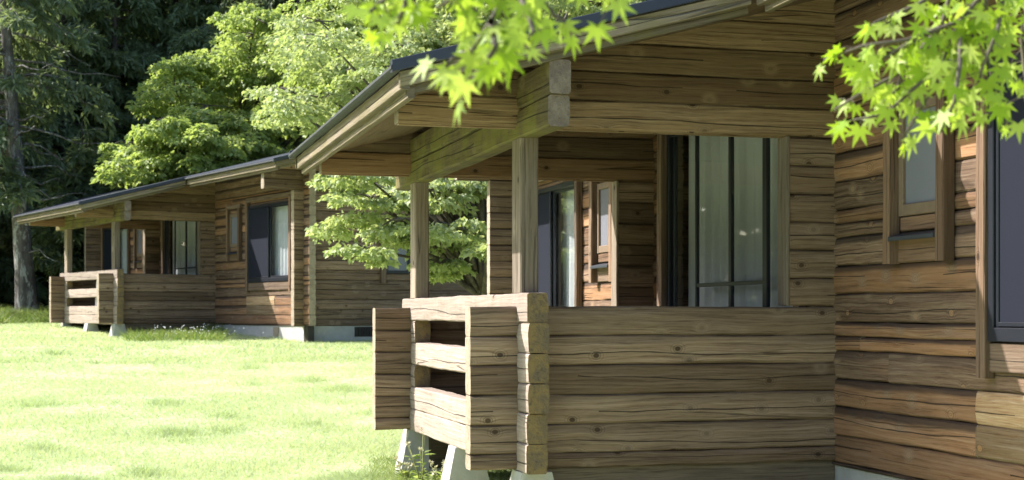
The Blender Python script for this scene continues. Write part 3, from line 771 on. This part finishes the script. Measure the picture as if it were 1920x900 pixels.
# pale tree between the cabins
poly = [(560, 60), (620, 10), (700, -60), (1000, -80), (1290, -60), (1260, 60), (1000, 120), (760, 160), (620, 270), (540, 240), (530, 160)]
cl = pxclumps(poly, 62, 21.5, 25.5, .5, .85, 5)
poly = [(610, 320), (760, 320), (930, 330), (930, 560), (860, 540), (760, 470), (690, 500), (670, 440), (640, 380)]
cl += pxclumps(poly, 34, 19.5, 22.5, .35, .6, 9)
broadleaf('flowering_tree', gbase(900, 22.5), 7, cl, 'pale leafed tree spreading between the two cabins', 'pale', .085, 115, trunk_r=.13, droop=.25)
poly = [(560, 0), (640, -80), (900, -90), (1000, 60), (760, 150), (600, 180)]
cl = pxclumps(poly, 40, 30, 35, .8, 1.3, 15)
broadleaf('maple_tree', gbase(1070, 35), 9, cl, 'yellow green tree filling the gap above the near porch roof', 'maple', .11, 120, trunk_r=.15)

# ------------------------------------------------------------------ foreground maple
def maple_leaf():
    lob = [(-2.2, .5), (-1.45, .8), (-.74, .97), (0, 1.05), (.74, .97), (1.45, .8), (2.2, .5)]
    pts = [(0, -.06)]
    for i, (a, l) in enumerate(lob):
        pts.append((math.sin(a)*l*.52+math.cos(a)*-.115*l, math.cos(a)*l*.52+math.sin(a)*.115*l))
        pts.append((math.sin(a)*l, math.cos(a)*l))
        pts.append((math.sin(a)*l*.52+math.cos(a)*.115*l, math.cos(a)*l*.52-math.sin(a)*.115*l))
        if i < 6:
            m = (a+lob[i+1][0])/2; pts.append((math.sin(m)*.36, math.cos(m)*.36))
    return pts
ML = maple_leaf()
def fore_maple():
    base = cr(2.35, 3.3); base.z = float(ground_z(base.x, base.y))-.05
    root = empty('maple_tree', base, 'foreground maple with large backlit star shaped leaves hanging into view', 'tree')
    paths = []
    t1 = base+Vector((0, 0, 1.6)); t2 = cr(2.2, 3.35, base.z+2.5); t3 = cr(1.95, 3.4, base.z+3.3)
    paths.append(([base, t1, t2, t3], [.11, .09, .07, .05]))
    hubR = cw(1850, -120, 3.45); hubM = cw(980, -140, 2.75); hubL = cw(800, -120, 2.7)
    paths.append(([t2, t2.lerp(hubR, .5)+Vector((0, 0, .15)), hubR], [.045, .03, .014]))
    paths.append(([t3, t3.lerp(hubM, .5)+Vector((0, 0, .25)), hubM, hubM.lerp(hubL, .5)+Vector((0, 0, .03)), hubL], [.045, .03, .016, .012, .008]))
    TW = []
    right = [[(1850, -120), (1850, -20), (1800, 40), (1700, 75), (1620, 85), (1545, 112)],
             [(1850, -120), (1790, -40), (1765, 50), (1690, 135), (1610, 178), (1565, 205)],
             [(1850, -20), (1790, 60), (1760, 140), (1730, 200), (1690, 262)],
             [(1850, -20), (1840, 60), (1855, 130), (1880, 190), (1890, 235)],
             [(1850, -120), (1930, -20), (1915, 70), (1920, 130), (1930, 190)],
             [(1790, -40), (1720, 10), (1670, 30), (1640, 42)],
             [(1765, 50), (1700, 120), (1680, 170), (1640, 205)],
             [(1800, 40), (1800, 120), (1790, 190), (1760, 250)],
             [(1850, -120), (1880, 0), (1870, 60), (1840, 130), (1830, 210)],
             [(1840, 60), (1780, 110), (1720, 160), (1660, 215), (1600, 225)],
             [(1765, 50), (1690, 90), (1640, 120), (1600, 130)]]
    mid = [[(980, -140), (960, -30), (920, 40), (885, 95), (860, 130)], [(920, 40), (930, 90), (900, 130), (880, 165)],
           [(980, -140), (1000, -20), (1040, 30), (1075, 45)], [(960, -30), (990, 20), (1000, 60), (980, 80)],
           [(800, -120), (770, -50), (720, 0), (690, 25)], [(770, -50), (760, 10), (745, 45)], [(980, -140), (890, -60), (850, -5), (820, 15)],
           [(920, 40), (950, 60), (950, 90)], [(980, -140), (1100, -70), (1140, -20), (1150, 10)], [(885, 95), (850, 110), (835, 125)], [(800, -120), (860, -40), (880, 10), (900, 30)]]
    for grp, d, den, n0 in ((right, 3.4, 38, .12), (mid, 2.72, 30, .3)):
        for tw in grp:
            dd = d+rnd.uniform(-.15, .15); k = len(tw)
            pts = [cw(x, y, dd+rnd.uniform(-.05, .05)+(0 if i else d-dd)) for i, (x, y) in enumerate(tw)]
            paths.append((pts, [.0065*(1-.75*i/k) for i in range(k)])); TW.append((pts, den, n0))
    Vs, Fs, Ts = [], [], []; nv = 0; petioles = []
    npt = len(ML); view = Vector((SN, CS, 0))
    for pts, den, n0 in TW:
        segs = [(a, b, (b-a).length) for a, b in zip(pts, pts[1:])]; tot = sum(x[2] for x in segs); n = int(tot*den)+3
        for i in range(n):
            t = n0+(1-n0)*(i+rnd.random())/n
            q = t*tot
            for a, b, l in segs:
                if q <= l: break
                q -= l
            p = a.lerp(b, min(1, q/l)); dirn = (b-a).normalized()
            off = Vector((rnd.uniform(-1, 1), rnd.uniform(-1, 1), rnd.uniform(-1, .25))).normalized()*rnd.uniform(.02, .055)
            q0 = p+off; petioles.append(([p, p.lerp(q0, .5)+Vector((0, 0, .004)), q0], [.0011, .0009, .0008]))
            tip = (dirn*.5+off.normalized()*.55+Vector((rnd.uniform(-.3, .3), rnd.uniform(-.3, .3), -.75))).normalized()
            nm = (Vector((0, 0, .8))-view*rnd.uniform(-.1, 1.1)+Vector((rnd.uniform(-.6, .6), rnd.uniform(-.6, .6), 0)))
            nm = (nm-tip*nm.dot(tip)).normalized(); sd = tip.cross(nm)
            sz = rnd.uniform(.03, .05); cup = rnd.uniform(-.1, .35)
            Vs.append([tuple(q0+sd*x*sz+tip*y*sz-nm*sz*cup*(x*x+.5*y*y)) for x, y in ML]+[tuple(q0+tip*.05*sz)])
            c = nv+npt
            for j in range(npt): Fs.append((nv+j, nv+(j+1) % npt, c))
            tn = (min(1, max(0, rnd.gauss(.5, .25))), max(0, min(1, rnd.gauss(.15, .3))))
            Ts += [tn]*npt; nv += npt+1
    V = np.array([v for L in Vs for v in L]); F = np.array(Fs)
    tubes('trunk', paths+petioles, BK['twig'], root, base, 6)
    npmesh('foliage', V, F, np.array(Ts), LF['fore'], root, tuple(base))
fore_maple()

# ------------------------------------------------------------------ grass
def grass():
    def blades(n, d0, d1, pw, x0, x1, h0, h1, w, name, mat, tone):
        d = d0+(d1-d0)*R.uniform(0, 1, n)**pw; px = R.uniform(x0, x1, n); r = (px-960)/2800*d
        X = d*SN+r*CS; Y = d*CS-r*SN; Z = ground_z(X, Y)
        nz = np.sin(X*2.3+1.2*np.sin(Y*1.7))*np.sin(Y*2.9+X*.6)
        keep = R.uniform(0, 1, n) < .8+.35*nz
        X, Y, Z, nz = X[keep], Y[keep], Z[keep], nz[keep]; n = len(X)
        big = np.sin(X*.8+2*np.sin(Y*.45))*np.sin(Y*.62+1.3*np.sin(X*.5))
        tuft = np.zeros(n)
        if name == 'grass':
            tc = R.integers(0, n, int(n/5000)); 
            for i in tc: tuft += np.exp(-((X-X[i])**2+(Y-Y[i])**2)/(R.uniform(.06, .22)**2))
            tuft = np.clip(tuft, 0, 1)
        hh = R.uniform(h0, h1, n)*(1+.3*nz+1.6*tuft); an = R.uniform(0, 6.283, n); ln = R.normal(0, 1.1, (n, 2))*hh[:, None]
        a = np.stack([X-np.cos(an)*w, Y-np.sin(an)*w, Z-.01], 1); b = np.stack([X+np.cos(an)*w, Y+np.sin(an)*w, Z-.01], 1)
        c = np.stack([X+ln[:, 0], Y+ln[:, 1], Z+hh], 1)
        V = np.stack([a, b, c], 1).reshape(-1, 3)
        o = npmesh(name, V, np.arange(len(V)).reshape(-1, 3), np.stack([np.clip(R.normal(.5, .25, n)+.15*nz+.14*big-.8*tuft, 0, 1), np.clip(R.uniform(0, 1, n)**2+.12*big, 0, 1)*(1-tuft)], 1), mat)
        o['kind'] = 'stuff'
    m = leaf('grass_blades', (.36, .455, .265), (.52, .595, .41), (.63, .67, .53), .5)
    blades(230000, 11.5, 24, 1.25, -120, 960, .018, .045, .004, 'grass', m, 0)
    blades(110000, 23, 38, 1., -150, 760, .025, .055, .008, 'grass', m, 0)
    m2 = leaf('tall_grass_blades', (.11, .2, .04), (.24, .33, .08), (.4, .42, .2), .4)
    blades(9000, 11.5, 13.6, 1, 690, 1010, .03, .11, .004, 'tall_grass', m2, 0)
    blades(6000, 27, 31.5, 1, 240, 420, .06, .22, .01, 'tall_grass', m2, 0)
    blades(7000, 34.5, 38, 1, -60, 130, .06, .3, .012, 'tall_grass', m2, 0)
    # small white flowers by the far porch
    n = 90; d = R.uniform(27.5, 30.5, n); px = R.normal(365, 55, n); px = np.clip(px, 290, 560); r = (px-960)/2800*d
    X = d*SN+r*CS; Y = d*CS-r*SN; Z = ground_z(X, Y)+R.uniform(.08, .26, n)
    P = np.stack([X, Y, Z], 1); s = .014
    V = np.concatenate([np.stack([P+np.array([-s, 0, 0]), P+np.array([0, -s, 0]), P+np.array([0, 0, s*1.2])], 1), np.stack([P+np.array([s, 0, 0]), P+np.array([0, -s, 0]), P+np.array([0, 0, s*1.2])], 1)]).reshape(-1, 3)
    o = npmesh('white_flowers', V, np.arange(len(V)).reshape(-1, 3), np.ones((2*n, 2)), plain('white_petals', (.75, .76, .7), .7, .05))
    o['kind'] = 'stuff'
grass()
# weeds beside the piers
def weed(px, d, h, label, stems):
    b = gbase(px, d); b.z += .06; root = empty('weed_plant', b, label, 'weed')
    paths = []; P = []; fl = []
    for k in range(stems):
        an = rnd.uniform(0, 6.28); ht = h*rnd.uniform(.6, 1); tip = b+Vector((math.cos(an)*ht*.35, math.sin(an)*ht*.35, ht))
        pts = [b, b.lerp(tip, .5)+Vector((0, 0, ht*.08)), tip]; paths.append((pts, [.005, .004, .002])); fl.append(tip)
        for j in range(7): P.append(b.lerp(tip, rnd.uniform(.1, .75)))
    tubes('stem', paths, plain('weed_stem', (.28, .3, .12), .7, .1), root, b, 5)
    P = np.array(P); n = len(P); D = R.normal(0, 1, (n, 3)); D[:, 2] = np.abs(D[:, 2])*.3
    V, F = diamonds(P, D, np.array([0, 0, 1.])+R.normal(0, .3, (n, 3)), R.uniform(.06, .12, n), R.uniform(.02, .04, n))
    npmesh('foliage', V, F, R.uniform(0, 1, (n, 2)), LF['maple'], root, tuple(b))
    hm = leaf('seed_head', (.45, .43, .3), (.6, .57, .45), None, .3)
    for tip in fl:
        n = 14; P = np.repeat(np.array([tip]), n, 0); D = R.normal(0, 1, (n, 3)); D[:, 2] += .5
        V, F = diamonds(P, D, R.normal(0, 1, (n, 3)), np.full(n, .035), np.full(n, .012))
        npmesh('flower_head', V, F, np.ones((n, 2)), hm, root, tuple(b))
weed(792, 11.9, .5, 'thin stemmed weed with pale seed heads before the farthest pier of the near porch', 5)
weed(760, 12.2, .22, 'low leafy weed at the outer foot of the farthest near porch pier', 7)
weed(828, 11.6, .26, 'leafy weed growing between the far and middle piers of the near porch', 8)
